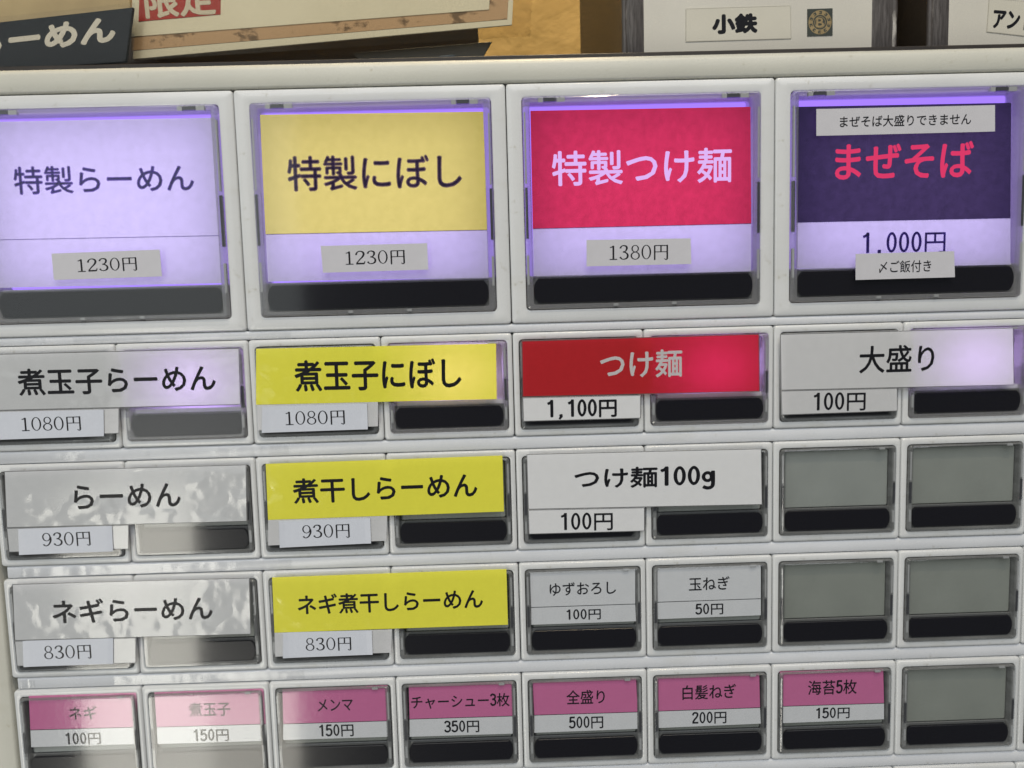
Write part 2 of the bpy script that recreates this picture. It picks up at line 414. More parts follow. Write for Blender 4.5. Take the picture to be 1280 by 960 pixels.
# heights of a row in the picture: the panel's rows climb to the right
def write(mb, s, x0, x1, y0, y1, w, mat, ang=0.0, offset=0.012, style='gothic', shear=0.0, lift=0.03):
    yc, xc = (y0 + y1) / 2, (x0 + x1) / 2
    a, b = Vector(at(x0, yc, w)), Vector(at(x1, yc, w))
    width = (b - a).length
    m1, m2 = at(xc - 10, yc, w), at(xc + 10, yc, w)
    sl = (m2[1] - m1[1]) / (m2[0] - m1[0])          # how far the picture's level line turns on the panel
    px = (at(xc, y0, w)[1] - at(xc, y1, w)[1])
    hgt = max(px - abs((ang - sl)) * width, px * 0.55)
    c = at(xc, yc, w)
    zs = None
    if style == 'serif': vs, fs, zs = serif(s)
    else: vs, fs, zs = gothic(s)
    em = hgt / 0.9
    if style != 'serif' and offset > 0: width -= 2 * offset * em; hgt -= 2 * offset * em
    lx, hx = min(p[0] for p in vs), max(p[0] for p in vs); ly, hy = min(p[1] for p in vs), max(p[1] for p in vs)
    ca, sa = math.cos(ang), math.sin(ang); out = []
    for i, p in enumerate(vs):
        x = ((p[0] - lx) / (hx - lx) - .5) * width; y = ((p[1] - ly) / (hy - ly) - .5) * hgt
        x += shear * y
        out.append((c[0] + x * ca - y * sa, c[1] + x * sa + y * ca, w + lift + (zs[i] if zs else 0)))
    f2 = []
    for f in fs:
        q = [out[i] for i in f]
        f2.append(f if area2(q) > 0 else f[::-1])
    if style == 'serif' or offset <= 0: mb.add(out, f2, mat); return
    e = offset * em * 1.0
    sh = [(1, 0), (-1, 0), (0, 1), (0, -1)] if offset < .025 else [(1, 0), (-1, 0), (0, 1), (0, -1), (.7, .7), (-.7, .7), (.7, -.7), (-.7, -.7), (0, 0)]
    for k, (dx, dy) in enumerate(sh):
        mb.add([(p[0] + dx * e, p[1] + dy * e, p[2] + .006 * k) for p in out], f2, mat)
def quad(c, w): return [at(x, y, w) for x, y in c]           # four photo corners TL TR BR BL -> BL BR TR TL on the panel
def angle(a, b): return math.atan2(b[1] - a[1], b[0] - a[0])
def dims(q): return ((Vector(q[1]) - Vector(q[0])).length, (Vector(q[0]) - Vector(q[3])).length)

# ------------------------------------------------------------------ the ticket machine
machine = link('ticket_machine', None, (0, -Z0, -150))
tag(machine, 'white and beige meal ticket machine with rows of clear push buttons', 'ticket machine')
UL, UR = -4 * P, 5 * P
VT = 66.0                                  # top of the big tiles
PH = 32.43; TH = 28.6                      # pitch and height of the small rows
def row_top(r): return -(r - 2) * PH
mb = MB()
mb.prism(rrect(UL - 24, -Z0 + 20, UR + 24, 70, 3), -330, -8, 'beige', 1.0)
put(mb, 'cabinet', machine, 30)
mb = MB(); mb.prism([(UL - 2, row_top(9)), (UR + 2, row_top(9)), (UR + 2, VT + .4), (UL - 2, VT + .4)], -7.8, -7, 'gap'); put(mb, 'back_plate', machine)
# the bezel round the button field
mb = MB()
bo = lambda d, w: rrect(UL - 24 + d, row_top(9) - 40 + d, UR + 24 - d, 72.6 - d, 2.5, 4, w)
bi = lambda d, w: rrect(UL - .6 - d, row_top(8), UR + .6 + d, VT + .35 + d, .3, 4, w)
mb.loft([bo(0, -8), bo(0, 1.2), bo(.7, 2.2), bo(1.6, 2.6), bi(.6, 2.6), bi(.15, 2.3), bi(0, 1.8), bi(0, -7)], 'beige', False, False)
put(mb, 'bezel', machine, 40)
for r in range(1, 7):                      # crossbars between the rows
    vt = (0 if r == 1 else row_top(r + 1)) ; vb = vt
    top = 2.64 if r == 1 else row_top(r) - TH
    lo, hi = vt + .1, top - .1
    mb = MB()
    L = lambda d, w: rrect(UL + 1 + d, lo + d, UR - d, hi - d, .3, 3, w)
    mb.loft([L(0, -6), L(0, 1.2), L(.2, 1.7), L(.55, 1.95)], 'bar')
    put(mb, 'crossbar', machine, 40)
for x0, x1, r in ((-10, 62, 2), (98, 240, 2), (278, 368, 2), (-2, 112, 3), (165, 320, 3), (322, 368, 3), (30, 110, 4), (118, 365, 4), (22, 50, 5), (148, 385, 5)):
    top = 2.64 if r == 2 else row_top(r - 1) - TH
    lo, hi = row_top(r) + .55, top - .55
    yy = {2: 422, 3: 562, 4: 702, 5: 846}[r]
    u0, u1 = at(x0, yy)[0], at(x1, yy)[0]
    u0 = max(u0, UL + 1.6)
    mb = MB(); n = 12; vs = []; fs = []
    rnd = random.Random(r * 100 + x1)
    for i in range(n + 1):
        t = u0 + (u1 - u0) * i / n + (rnd.uniform(-.5, .5) if i in (0, n) else 0)
        vs += [(t, lo + rnd.uniform(0, .15), 2.05 + rnd.uniform(0, .12)), (t, hi - rnd.uniform(0, .15), 2.05 + rnd.uniform(0, .12))]
        if i: fs.append([2 * i - 2, 2 * i, 2 * i + 1, 2 * i - 1])
    mb.add(vs, fs, 'tape'); put(mb, 'clear_tape', machine, 60)

def button_meshes(w, h, l, r, t, b, big, lit):
    """tile w x h with its window margins l r t b; local origin at the tile's top left corner"""
    D = {}
    g = .12
    mb = MB()
    o = lambda d, z: rrect(g + d, -h + d, w - g - d, -d, .8, 4, z)
    i = lambda d, z: rrect(l - d, -h + b - d, w - r + d, -t + d, 1.1, 4, z)
    mb.loft([o(0, -6), o(0, 1.95), o(.13, 2.28), o(.42, 2.45), i(.45, 2.45), i(.12, 2.3), i(0, 1.9), i(0, -6)], 'white', False, False)
    D['push_button'] = mb.mesh('push_button', smooth=40)
    x0, y0, x1, y1 = l + .12, -h + b + .12, w - r - .12, -t - .12
    mb = MB()
    c = lambda d, z: rrect(x0 + d, y0 + d, x1 - d, y1 - d, 1.0, 4, z)
    fl = -6.5
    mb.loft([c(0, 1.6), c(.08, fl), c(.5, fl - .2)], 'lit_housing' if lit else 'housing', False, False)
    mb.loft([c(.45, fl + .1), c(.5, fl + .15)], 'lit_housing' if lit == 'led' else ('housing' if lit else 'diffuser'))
    D['housing'] = mb.mesh('housing')
    sh = 6.6 if big else 5.6
    if lit == 'panel':
        mb = MB(); mb.prism(rrect(x0 + .3, y0 + 9.3, x1 - .3, y1 - .3, 1), fl + .3, fl + .6, 'glow'); D['light_panel'] = mb.mesh('light_panel')
        mb = MB(); mb.prism(rrect(x0 + 5, y0 + 12, x1 - 5, y1 - 6, 4), fl + .9, fl + 1.2, 'glow_core'); D['led_lamp'] = mb.mesh('led_lamp')
        mb = MB(); mb.prism([(x0 + .3, y0 + 8.7), (x1 - .3, y0 + 8.7), (x1 - .3, y0 + 9.1), (x0 + .3, y0 + 9.1)], fl + .2, 1.2, 'lit_housing'); D['partition'] = mb.mesh('partition')
    if lit == 'led':
        mb = MB(); mb.prism([(x0 + .2, y0 + 6.9), (x1 - .2, y0 + 6.9), (x1 - .2, y0 + 8.4), (x0 + .2, y0 + 8.4)], fl + .2, 1.2, 'lit_housing'); D['partition'] = mb.mesh('partition')
    sx0, sx1 = x0 + (1.9 if big else 1.3), x1 - (1.9 if big else 1.3)
    sy0 = y0 + (1.7 if big else 1.25)
    mb = MB(); mb.prism(rrect(x0 + .25, y0 + .25, x1 - .25, sy0 + sh + .45, .7), 0.9, 1.5, 'strip_plate', .1); D['strip_plate'] = mb.mesh('strip_plate')
    mb = MB()
    k = 1.3 if big else 1.1
    pl = []
    for n_ in range(9):
        t_ = n_ / 8; pl.append((sx1 - k + k * math.sin(PI * t_) ** .62, sy0 + sh * t_))
    for n_ in range(9):
        t_ = 1 - n_ / 8; pl.append((sx0 + k - k * math.sin(PI * t_) ** .62, sy0 + sh * t_))
    mb.prism(pl, 2.0, 2.7, 'strip', .12)
    D['indicator_window'] = mb.mesh('indicator_window')
    if not lit:                            # grey backing plate behind the cover
        mb = MB(); mb.prism(rrect(x0 + 1.5, sy0 + sh + .6, x1 - 1.5, y1 - 1.0, .5), .6, 1.2, 'diffuser', .15); D['backing_plate'] = mb.mesh('backing_plate')
    mb = MB(); rw = 1.9 if big else 1.3
    q = lambda d, z: rrect(x0 + d, y0 + d, x1 - d, y1 - d, .9, 4, z)
    s2 = lambda d, z: rrect(x0 + rw + d, y0 + rw * .7 + d, x1 - rw - d, y1 - rw * .55 - d, .5, 4, z)
    mb.loft([q(.05, -4), q(.05, 2.7), q(.35, 3.1), s2(-.25, 3.1), s2(0, 2.7), s2(0, -4)], 'rim_lit' if lit else 'rim', False, False)
    D['cover_rim'] = mb.mesh('cover_rim', smooth=40)
    mb = MB()
    mb.loft([q(0, 2.6), q(.0, 3.2), q(.18, 3.55), q(.5, 3.7)], 'cap')
    cx, cy = (x0 + x1) / 2, (y0 + y1) / 2
    D['cover'] = (mb.mesh('cover', (cx, cy, 3.2), 12), (cx, cy, 3.2))
    hh = y1 - y0
    pc = []
    def piece(name, a, b, c_, d, z0, z1, mat):
        m_ = MB(); m_.prism([(a, c_), (b, c_), (b, d), (a, d)], z0, z1, mat); pc.append((name, m_.mesh(name)))
    for sx in (x0 + .55, x1 - .55):
        piece('latch', sx - .32, sx + .32, y0 + hh * .34, y0 + hh * .58, 2.0, 3.2, 'clip_dark')
        piece('side_guide', sx - .2, sx + .22, y0 + hh * .60, y0 + hh * .93, 2.2, 3.15, 'clip_light')
        piece('side_guide', sx - .3, sx + .3, y0 + hh * .12, y0 + hh * .26, 2.2, 3.15, 'clip_light')
    if big:
        for fx in (.09, .86):
            a = x0 + (x1 - x0) * fx
            piece('hinge', a, a + 3.2, y1 - 1.35, y1 - .35, 2.2, 3.3, 'clip_dark')
            piece('hinge_pin', a - 1.5, a - .2, y1 - 1.5, y1 - .35, 2.2, 3.3, 'clip_light')
            piece('hinge_pin', a + 3.4, a + 5.6, y1 - 1.5, y1 - .35, 2.2, 3.3, 'clip_light')
        for fx in (.37, .62):
            a = x0 + (x1 - x0) * fx
            piece('foot_tab', a, a + 1.3, y0 + .45, y0 + 1.15, 2.4, 3.2, 'clip_light')
    else:
        a = x0 + (x1 - x0) * .85
        piece('hinge_pin', a, a + 1.6, y1 - .75, y1 - .2, 2.2, 3.2, 'clip_light')
    if lit == 'led':
        mb = MB()
        mb.prism(rrect(cx - 6.5, cy - .5, cx + 10.5, cy + 7.5, 3), fl + .2, fl + 2.4, 'led', .4)
        pc.append(('led_lamp', mb.mesh('led_lamp')))
    D['pieces'] = pc
    return D
BIGM = button_meshes(2 * P, 63.4, 4.2, 4.0, 3.55, 3.5, True, 'panel')
SMALL = button_meshes(P, TH, 1.8, 1.55, 1.9, 1.85, False, None)
SMLIT = button_meshes(P, TH, 1.8, 1.55, 1.9, 1.85, False, 'led')
def push_button(D, u, v, label=None):
    o = share(D['push_button'], 'push_button', (u, v, 0), machine)
    if label: o['label'] = label
    for k, me in D.items():
        if k == 'push_button': continue
        if k == 'cover':
            me, c = me
            s = share(me, 'cover', (u + c[0], v + c[1], c[2]), o)
            s.rotation_euler = (math.radians(random.uniform(-.25, .25)), 0, math.radians(random.uniform(-.25, .25)))
        elif k == 'pieces':
            for nm, m_ in me: share(m_, nm, (u, v, 0), o)
        else: share(me, k, (u, v, 0), o)
    return o
BTN = {}
for c in range(4): BTN[(1, c)] = push_button(BIGM, UL + 2 * P * c, VT)
for r in range(2, 7):
    for c in range(9):
        lit = r == 2 and c in (1, 3, 5, 7)
        BTN[(r, c)] = push_button(SMLIT if lit else SMALL, UL + P * c, row_top(r))
push5 = push_button(button_meshes(P, 63.4, 3.2, 3.2, 3.55, 3.5, False, None), UL + 8 * P, VT)
for c, lab in enumerate(('lit push button with white card, topmost at far left', 'lit push button with yellow card', 'lit push button with red card', 'lit push button with dark navy card')):
    BTN[(1, c)]['label'] = lab

# ------------------------------------------------------------------ cards inside the buttons
def insert(btn, top, line, bottom, name_mat, price_mat, texts, w=2.5, name='insert_card', ext=0):
    """top, line, bottom: ((xl, yl), (xr, yr)) photo edges of the card and the line between name and price"""
    T_, L_, B_ = [[at(*p, w) for p in e] for e in (top, line, bottom)]
    mb = MB()
    mb.prism([L_[0], L_[1], T_[1], T_[0]], w - .25, w, name_mat, 0, False)
    mb.prism([B_[0], B_[1], L_[1], L_[0]], w - .25, w, price_mat, 0, False)
    ink = 'ink_back' if name_mat.startswith('back') else 'ink'
    mb.line(L_[0], L_[1], .18, w + .02, ink)
    ang = angle(L_[0], L_[1])
    for t in texts: write(mb, t[0], *t[1:5], w, t[5], ang, *t[6:])
    return put(mb, name, btn)
insert(BTN[1, 0], ((-16, 152.3), (268, 147)), ((-10, 300), (274, 294.5)), ((-8, 360), (277, 354)), 'back_white', 'back_white',
       [('特製らーめん', 17, 243, 204, 244, 'ink_back', .022)])
insert(BTN[1, 1], ((325, 143.5), (604, 139.5)), ((332, 293), (609, 287.5)), ((335, 352), (611, 347)), 'back_yellow', 'back_white',
       [('特製にぼし', 359, 578, 191, 240, 'ink_back', .022)])
insert(BTN[1, 2], ((663, 138.5), (938, 133.5)), ((666, 286), (939, 279.5)), ((667, 345), (939, 339)), 'back_red', 'back_white',
       [('特製つけ麺', 690, 915, 184, 233, 'ink_lilac', .015)])
insert(BTN[1, 3], ((995, 133.5), (1264, 128.5)), ((996, 278), (1263, 272.5)), ((996, 336), (1263, 330.5)), 'back_navy', 'back_white',
       [('まぜそば', 1044, 1217, 176, 225, 'ink_magenta', .019), ('1.000円', 1078, 1182, 288.5, 318.5, 'ink_back', .012)])
insert(BTN[4, 4], ((662, 716), (794, 711)), ((664, 759.3), (794, 755)), ((664, 781), (795, 776.5)), 'card_plain', 'card_plain',
       [('ゆずおろし', 687, 770, 726, 745, 'ink', .010), ('100円', 708, 751, 760.5, 775.5, 'ink', .010)])
insert(BTN[4, 5], ((818, 711), (951, 706)), ((821, 752.8), (951, 748.3)), ((822, 774), (951, 769)), 'card_plain', 'card_plain',
       [('玉ねぎ', 861, 912, 720, 738.5, 'ink', .010), ('50円', 869, 904, 753.5, 769, 'ink', .010)])
for c, top, line, bot, texts in (
    (0, ((36, 870), (170, 866)), ((38, 912.5), (171, 909)), ((39, 934), (172, 930)), [('ネギ', 86, 121, 882, 900, 'ink', .010), ('100円', 82, 126, 915, 931.5, 'ink', .010)]),
    (1, ((193, 866), (329, 861)), ((196, 909), (332, 905)), ((197, 930), (332, 926)), [('煮玉子', 236, 288, 877, 896, 'ink', .010), ('150円', 242, 286, 910.5, 927.5, 'ink', .010)]),
    (2, ((353, 862), (484, 857)), ((354, 905), (485, 901)), ((354, 925), (485, 921)), [('メンマ', 397, 441, 873, 889.5, 'ink', .010), ('150円', 399, 442, 904.5, 921.5, 'ink', .010)]),
    (3, ((511, 857), (640, 852)), ((512, 899), (641, 895)), ((512, 921), (641, 917)), [('チャーシュー3枚', 514, 637, 866, 886.5, 'ink', .010), ('350円', 555, 599, 899.5, 916.5, 'ink', .010)]),
    (4, ((666, 853), (795, 848)), ((668, 894), (797, 890)), ((668, 916), (797, 911)), [('全盛り', 708, 756, 861.5, 880.5, 'ink', .010), ('500円', 711, 754, 894.5, 911.5, 'ink', .010)]),
    (5, ((821, 847), (949, 842)), ((822, 889), (950, 884.5)), ((823, 910), (951, 904.5)), [('白髪ねぎ', 853, 920, 854.5, 875, 'ink', .010), ('200円', 865, 908, 888.5, 905.5, 'ink', .010)]),
    (6, ((975, 840), (1104, 836)), ((977, 883), (1105, 879)), ((977, 904), (1105, 899)), [('海苔5枚', 1010, 1071, 849, 869, 'ink', .010), ('150円', 1020, 1062, 883.5, 899, 'ink', .010)])):
    insert(BTN[5, c], top, line, bot, 'card_pink', 'card_plain', texts)
# the slivers of the ninth column
MAT['card_maroon'] = paper('maroon_card', (0.16, 0.012, 0.02), 0.1)
MAT['card_steel'] = paper('steel_card', (0.07, 0.085, 0.11), 0.1)
MAT['card_blue'] = paper('blue_card', (0.03, 0.10, 0.22), 0.1)
for r, mt in ((4, 'card_maroon'), (5, 'card_steel'), (6, 'card_blue')):
    u, v = UL + 8 * P, row_top(r); mb = MB()
    mb.prism(rrect(u + 2.6, v - 18, u + P - 3.4, v - 3.4, .3), 2.2, 2.5, mt); put(mb, 'insert_card', BTN[r, 8])

# ------------------------------------------------------------------ menu cards laid over two buttons
WC = 4.05                                  # they lie on the covers
def menu_card(label, panel, tab, mat, tabmat, texts, tabtexts=(), outline=True):
    c = at(sum(p[0] for p in panel) / 4, sum(p[1] for p in panel) / 4, WC)
    root = link('menu_card', None, (c[0], c[1], WC - .3))
    tag(root, label, 'menu card', 'printed menu cards laid across pairs of buttons')
    q = quad(panel, WC); mb = MB()
    mb.prism(q, WC - .2, WC, mat, .05, False)
    ang = angle(q[0], q[1])
    if outline:
        i = inset(q[::-1], .12)
        for k in range(4): mb.line(i[k], i[(k + 1) % 4], .16, WC + .015 + .002 * k, 'ink_grey')
    for t in texts: write(mb, t[0], *t[1:5], WC, t[5], ang, *t[6:])
    put(mb, 'name_panel', root)
    q = quad(tab, WC); mb = MB()
    mb.prism(q, WC - .2, WC - .01, tabmat, .05, False)
    if outline:
        i = inset(q[::-1], .12)
        for k in range(4): mb.line(i[k], i[(k + 1) % 4], .14, WC + .005 + .002 * k, 'ink_grey')
    for t in tabtexts: write(mb, t[0], *t[1:5], WC, t[5], angle(q[0], q[1]), *t[6:])
    put(mb, 'price_tab', root)
    return root
def sticker(label, corners, mat, texts, w=WC, name='price_sticker', cat='price sticker', group='paper price stickers'):
    q = quad(corners, w); mb = MB()
    n = 16; curl = 0.3
    top, bot = [], []
    for i in range(n + 1):
        t = i / n; z = w + .12 + curl * (2 * t - 1) ** 16 * .5
        a = Vector(q[3]).lerp(Vector(q[2]), t); b = Vector(q[0]).lerp(Vector(q[1]), t)
        top += [(a.x, a.y, z), (b.x, b.y, z)]; bot += [(a.x, a.y, z - .1), (b.x, b.y, z - .1)]
    N_ = len(top); fs = []
    for i in range(n):
        k = 2 * i
        fs.append([k, k + 2, k + 3, k + 1]); fs.append([N_ + k, N_ + k + 1, N_ + k + 3, N_ + k + 2])
        fs.append([k + 1, k + 3, N_ + k + 3, N_ + k + 1]); fs.append([k + 2, k, N_ + k, N_ + k + 2])
    fs.append([0, 1, N_ + 1, N_]); e = 2 * n; fs.append([e + 1, e, N_ + e, N_ + e + 1])
    mb.add(top + bot, fs, mat)
    for t in texts: write(mb, t[0], *t[1:5], w + .12, t[5], angle(q[0], q[1]), *t[6:])
    o = put(mb, name); tag(o, label, cat, group); return o
S = 'serif'
menu_card('grey-white menu card with black lettering, half lit violet, over the second row at left edge',
          [(-9, 442.5), (299, 435), (301, 506), (-6, 513.5)], [(-6, 513.5), (149, 509.8), (149, 542), (-4, 547)], 'card_white_film', 'card_white',
          [('煮玉子らーめん', 22, 270, 455, 495, 'ink', .019)])
menu_card('yellow menu card with its right end glowing, in the second row of buttons',
          [(320, 436), (620, 429.5), (621, 499), (320, 506)], [(321, 506.2), (472.5, 502.5), (472.5, 533), (322, 538)], 'card_yellow_film', 'card_white',
          [('煮玉子にぼし', 368, 577, 446, 490, 'ink', .019)], outline=False)
menu_card('red menu card with white lettering and a 1,100 yen tab',
          [(652, 426), (949, 417.3), (950, 489.5), (653, 496.3)], [(653, 497), (801, 493.7), (801, 523), (654, 527)], 'card_red', 'card_plain',
          [('つけ麺', 750, 853, 436, 474, 'ink_white', .017)], [('1,100円', 684, 771, 498, 525, 'ink', .019)])
menu_card('white menu card glowing violet at its right half, above the blank grey buttons',
          [(975, 417.5), (1267, 409.5), (1268, 481.5), (976, 488.2)], [(976, 488.4), (1122, 485), (1122, 514), (977, 519)], 'card_white', 'card_white',
          [('大盛り', 1074, 1168, 430, 467, 'ink', .014)], [('100円', 1017, 1082, 489.5, 514.5, 'ink', .010)])
menu_card('crinkled white menu card of four characters with a 930 yen sticker',
          [(5, 589), (308, 580.5), (309, 652), (8, 660)], [(8, 660.2), (161, 656), (161, 686.5), (11, 690.5)], 'card_white_film', 'card_white_film',
          [('らーめん', 92, 226, 603, 637, 'ink', .019)])
menu_card('plain yellow menu card of seven black characters, in the third row of buttons',
          [(332, 580), (628, 569.5), (630, 639.5), (335, 650)], [(335, 650.2), (484, 645), (483, 676), (335, 682)], 'card_yellow_film', 'card_white',
          [('煮干しらーめん', 366, 597, 590, 630, 'ink', .019)], outline=False)
menu_card('white menu card ending in 100g, right under the red card',
          [(658, 567.5), (952, 560.5), (953, 631), (660, 637)], [(660, 637.3), (806, 634.3), (806, 664), (661, 668)], 'card_plain', 'card_plain',
          [('つけ麺100g', 718, 894, 581, 616, 'ink', .019)], [('100円', 701, 766, 640, 664, 'ink', .010)])
menu_card('crinkled white menu card just above the two pale pink buttons at left',
          [(15, 730), (312, 722), (314, 793), (18, 801)], [(18, 801.2), (170, 797), (170, 829), (21, 833)], 'card_white_film', 'card_white_film',
          [('ネギらーめん', 65, 266, 744, 780, 'ink', .019)])
menu_card('lowest yellow menu card, with nine black characters and an 830 yen sticker',
          [(340, 722), (633, 711.5), (635, 781), (343, 791)], [(343, 791.2), (490, 787), (489, 816), (344, 821)], 'card_yellow_film', 'card_white',
          [('ネギ煮干しらーめん', 372, 604, 735, 769, 'ink', .018)], outline=False)
# paper stickers
sticker('1230 yen price sticker on the lilac-lit white button', [(65, 317), (200, 312), (203, 345.5), (68, 350)], 'sticker', [('1230円', 97, 171, 321, 341, 'ink', 0, S)])
sticker('1230 yen price sticker under the lit yellow card', [(401, 307.5), (534, 304), (535.5, 337), (404, 341)], 'sticker', [('1230円', 432, 506, 312, 332, 'ink', 0, S)])
sticker('1380 yen price sticker under the lit red card', [(733, 300), (863, 298), (864, 330), (733, 333)], 'sticker', [('1380円', 762, 835, 305.5, 326, 'ink', 0, S)])
sticker('long white notice strip with small black text above magenta lettering', [(1020, 136.5), (1243, 131.5), (1243, 164.5), (1020, 170)], 'sticker',
        [('まぜそば大盛りできません', 1050, 1214, 141.5, 159.5, 'ink', .010)], name='notice_sticker', cat='notice', group='paper notice stickers')
sticker('small white notice hanging over the black strip under 1.000 yen', [(1069, 317.5), (1192, 314), (1193, 346.5), (1069, 350)], 'sticker',
        [('〆ご飯付き', 1099, 1164, 324.5, 341.5, 'ink', .006)], name='notice_sticker', cat='notice', group='paper notice stickers')
sticker('1080 yen price sticker under the half violet white card at left', [(-12, 515.5), (130, 512), (130.5, 545), (-11, 550)], 'sticker_blue', [('1080円', 27, 101, 520, 540, 'ink', 0, S)])
sticker('1080 yen price sticker under the glowing yellow card', [(328, 508), (459, 504.5), (460, 536.5), (327.5, 541)], 'sticker_blue', [('1080円', 357, 431, 512.5, 532.5, 'ink', 0, S)])
sticker('930 yen price sticker under the crinkled white card', [(23.5, 661), (140.5, 657), (142, 689), (24.5, 693.5)], 'sticker_blue', [('930円', 53, 113, 664, 684, 'ink', 0, S)])
sticker('930 yen price sticker under the yellow card', [(349, 651), (463, 647.5), (464, 679), (350, 684.5)], 'sticker_blue', [('930円', 378, 437, 654.5, 674, 'ink', 0, S)])
sticker('830 yen price sticker under the crinkled white card', [(29, 801), (142, 797.5), (142, 829.5), (30, 833.5)], 'sticker_blue', [('830円', 55, 114, 805.5, 825, 'ink', 0, S)])
sticker('830 yen price sticker under the lowest yellow card', [(354, 790.5), (465, 787.5), (466, 818), (354, 822.5)], 'sticker_blue', [('830円', 382, 439, 796, 814.5, 'ink', 0, S)])

# ------------------------------------------------------------------ what stands on top and behind
def blotchy(name, c0, c1, scale, p0, p1, rough=0.6, bstr=0.0, bdist=0.001, stretch=(1, 1, 1), detail=5):
    m, nt, out = newmat(name); b = N(nt, 'ShaderNodeBsdfPrincipled', Roughness=rough)
    v = coord(nt, stretch)
    nt.links.new(ramp(nt, noise(nt, v, scale, detail, .6), p0, p1, rgba(c0), rgba(c1)), b.inputs['Base Color'])
    if bstr: nt.links.new(bump(nt, noise(nt, v, scale * .6, 5), bstr, bdist), b.inputs['Normal'])
    nt.links.new(b.outputs[0], out.inputs['Surface']); return m
MAT['plaster'] = blotchy('ochre_plaster', (0.30, 0.18, 0.04), (0.42, 0.26, 0.07), 40, .3, .7, .75, 1.0, .006)
MAT['cork'] = blotchy('speckled_tan', (0.16, 0.10, 0.06), (0.52, 0.35, 0.23), 120, .38, .45, .6, stretch=(1, 1, 1.6), detail=4)
MAT['sheet'] = blotchy('sheet_paper', (0.70, 0.675, 0.60), (0.78, 0.76, 0.69), 25, .3, .7, .5)
MAT['stamp_red'] = blotchy('stamp_red', (0.34, 0.02, 0.02), (0.42, 0.03, 0.03), 40, .3, .7, .5)
MAT['stamp_white'] = blotchy('stamp_white', (0.58, 0.55, 0.50), (0.66, 0.62, 0.57), 40, .3, .7, .5)
MAT['sign_black'] = blotchy('sign_black', (0.008, 0.011, 0.013), (0.016, 0.020, 0.023), 30, .3, .7, .7)
MAT['brush'] = blotchy('brush_cream', (0.52, 0.47, 0.36), (0.62, 0.57, 0.46), 90, .3, .7, .5)
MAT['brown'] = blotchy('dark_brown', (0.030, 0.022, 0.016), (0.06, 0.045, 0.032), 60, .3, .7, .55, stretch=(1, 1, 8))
MAT['board'] = blotchy('dark_board', (0.014, 0.010, 0.008), (0.03, 0.022, 0.017), 60, .3, .7, .5, stretch=(1, 1, 8))
MAT['tan'] = blotchy('tan_paper', (0.30, 0.22, 0.11), (0.42, 0.32, 0.16), 40, .3, .7, .6)
MAT['leaf_dark'] = blotchy('leaflet_dark', (0.03, 0.03, 0.028), (0.09, 0.08, 0.06), 60, .3, .7, .5)
MAT['leaf_blue'] = blotchy('leaflet_blue', (0.02, 0.06, 0.11), (0.04, 0.09, 0.15), 60, .3, .7, .5)
MAT['carton'] = blotchy('box_white', (0.48, 0.455, 0.40), (0.57, 0.545, 0.48), 22, .25, .75, .45)
MAT['tape_grey'] = blotchy('box_edge', (0.055, 0.048, 0.045), (0.15, 0.135, 0.13), 300, .3, .7, .45, .4, .0006, (6, 1, .6))
MAT['worn'] = blotchy('worn_edge', (0.07, 0.06, 0.055), (0.45, 0.42, 0.38), 260, .5, .66, .35, .5, .001, (1, 1, .35))
MAT['side_brown'] = blotchy('box_side', (0.05, 0.037, 0.026), (0.08, 0.06, 0.042), 40, .3, .7, .55)
MAT['label'] = blotchy('label_paper', (0.50, 0.475, 0.40), (0.56, 0.53, 0.45), 50, .3, .7, .5)
MAT['badge_green'] = blotchy('badge_green', (0.014, 0.020, 0.015), (0.028, 0.035, 0.026), 90, .3, .7, .5)
MAT['badge_gold'] = blotchy('badge_gold', (0.20, 0.14, 0.055), (0.30, 0.22, 0.10), 200, .3, .7, .5)

mb = MB(); mb.prism([(-700, -Z0), (700, -Z0), (700, 900), (-700, 900)], -260, -240, 'plaster')
wall = put(mb, 'wall'); tag(wall, 'rough ochre plaster wall lit warm behind the machine', 'wall', kind='structure')

# dark board lying on the cabinet
mb = MB(); mb.prism([(UL - 18, 72.75), (UR + 18, 72.75), (UR + 18, 74.3), (UL - 18, 74.3)], -236, -1.0, 'board', .2)
tag(put(mb, 'top_board'), 'thin dark board lying along the top edge of the machine', 'board')

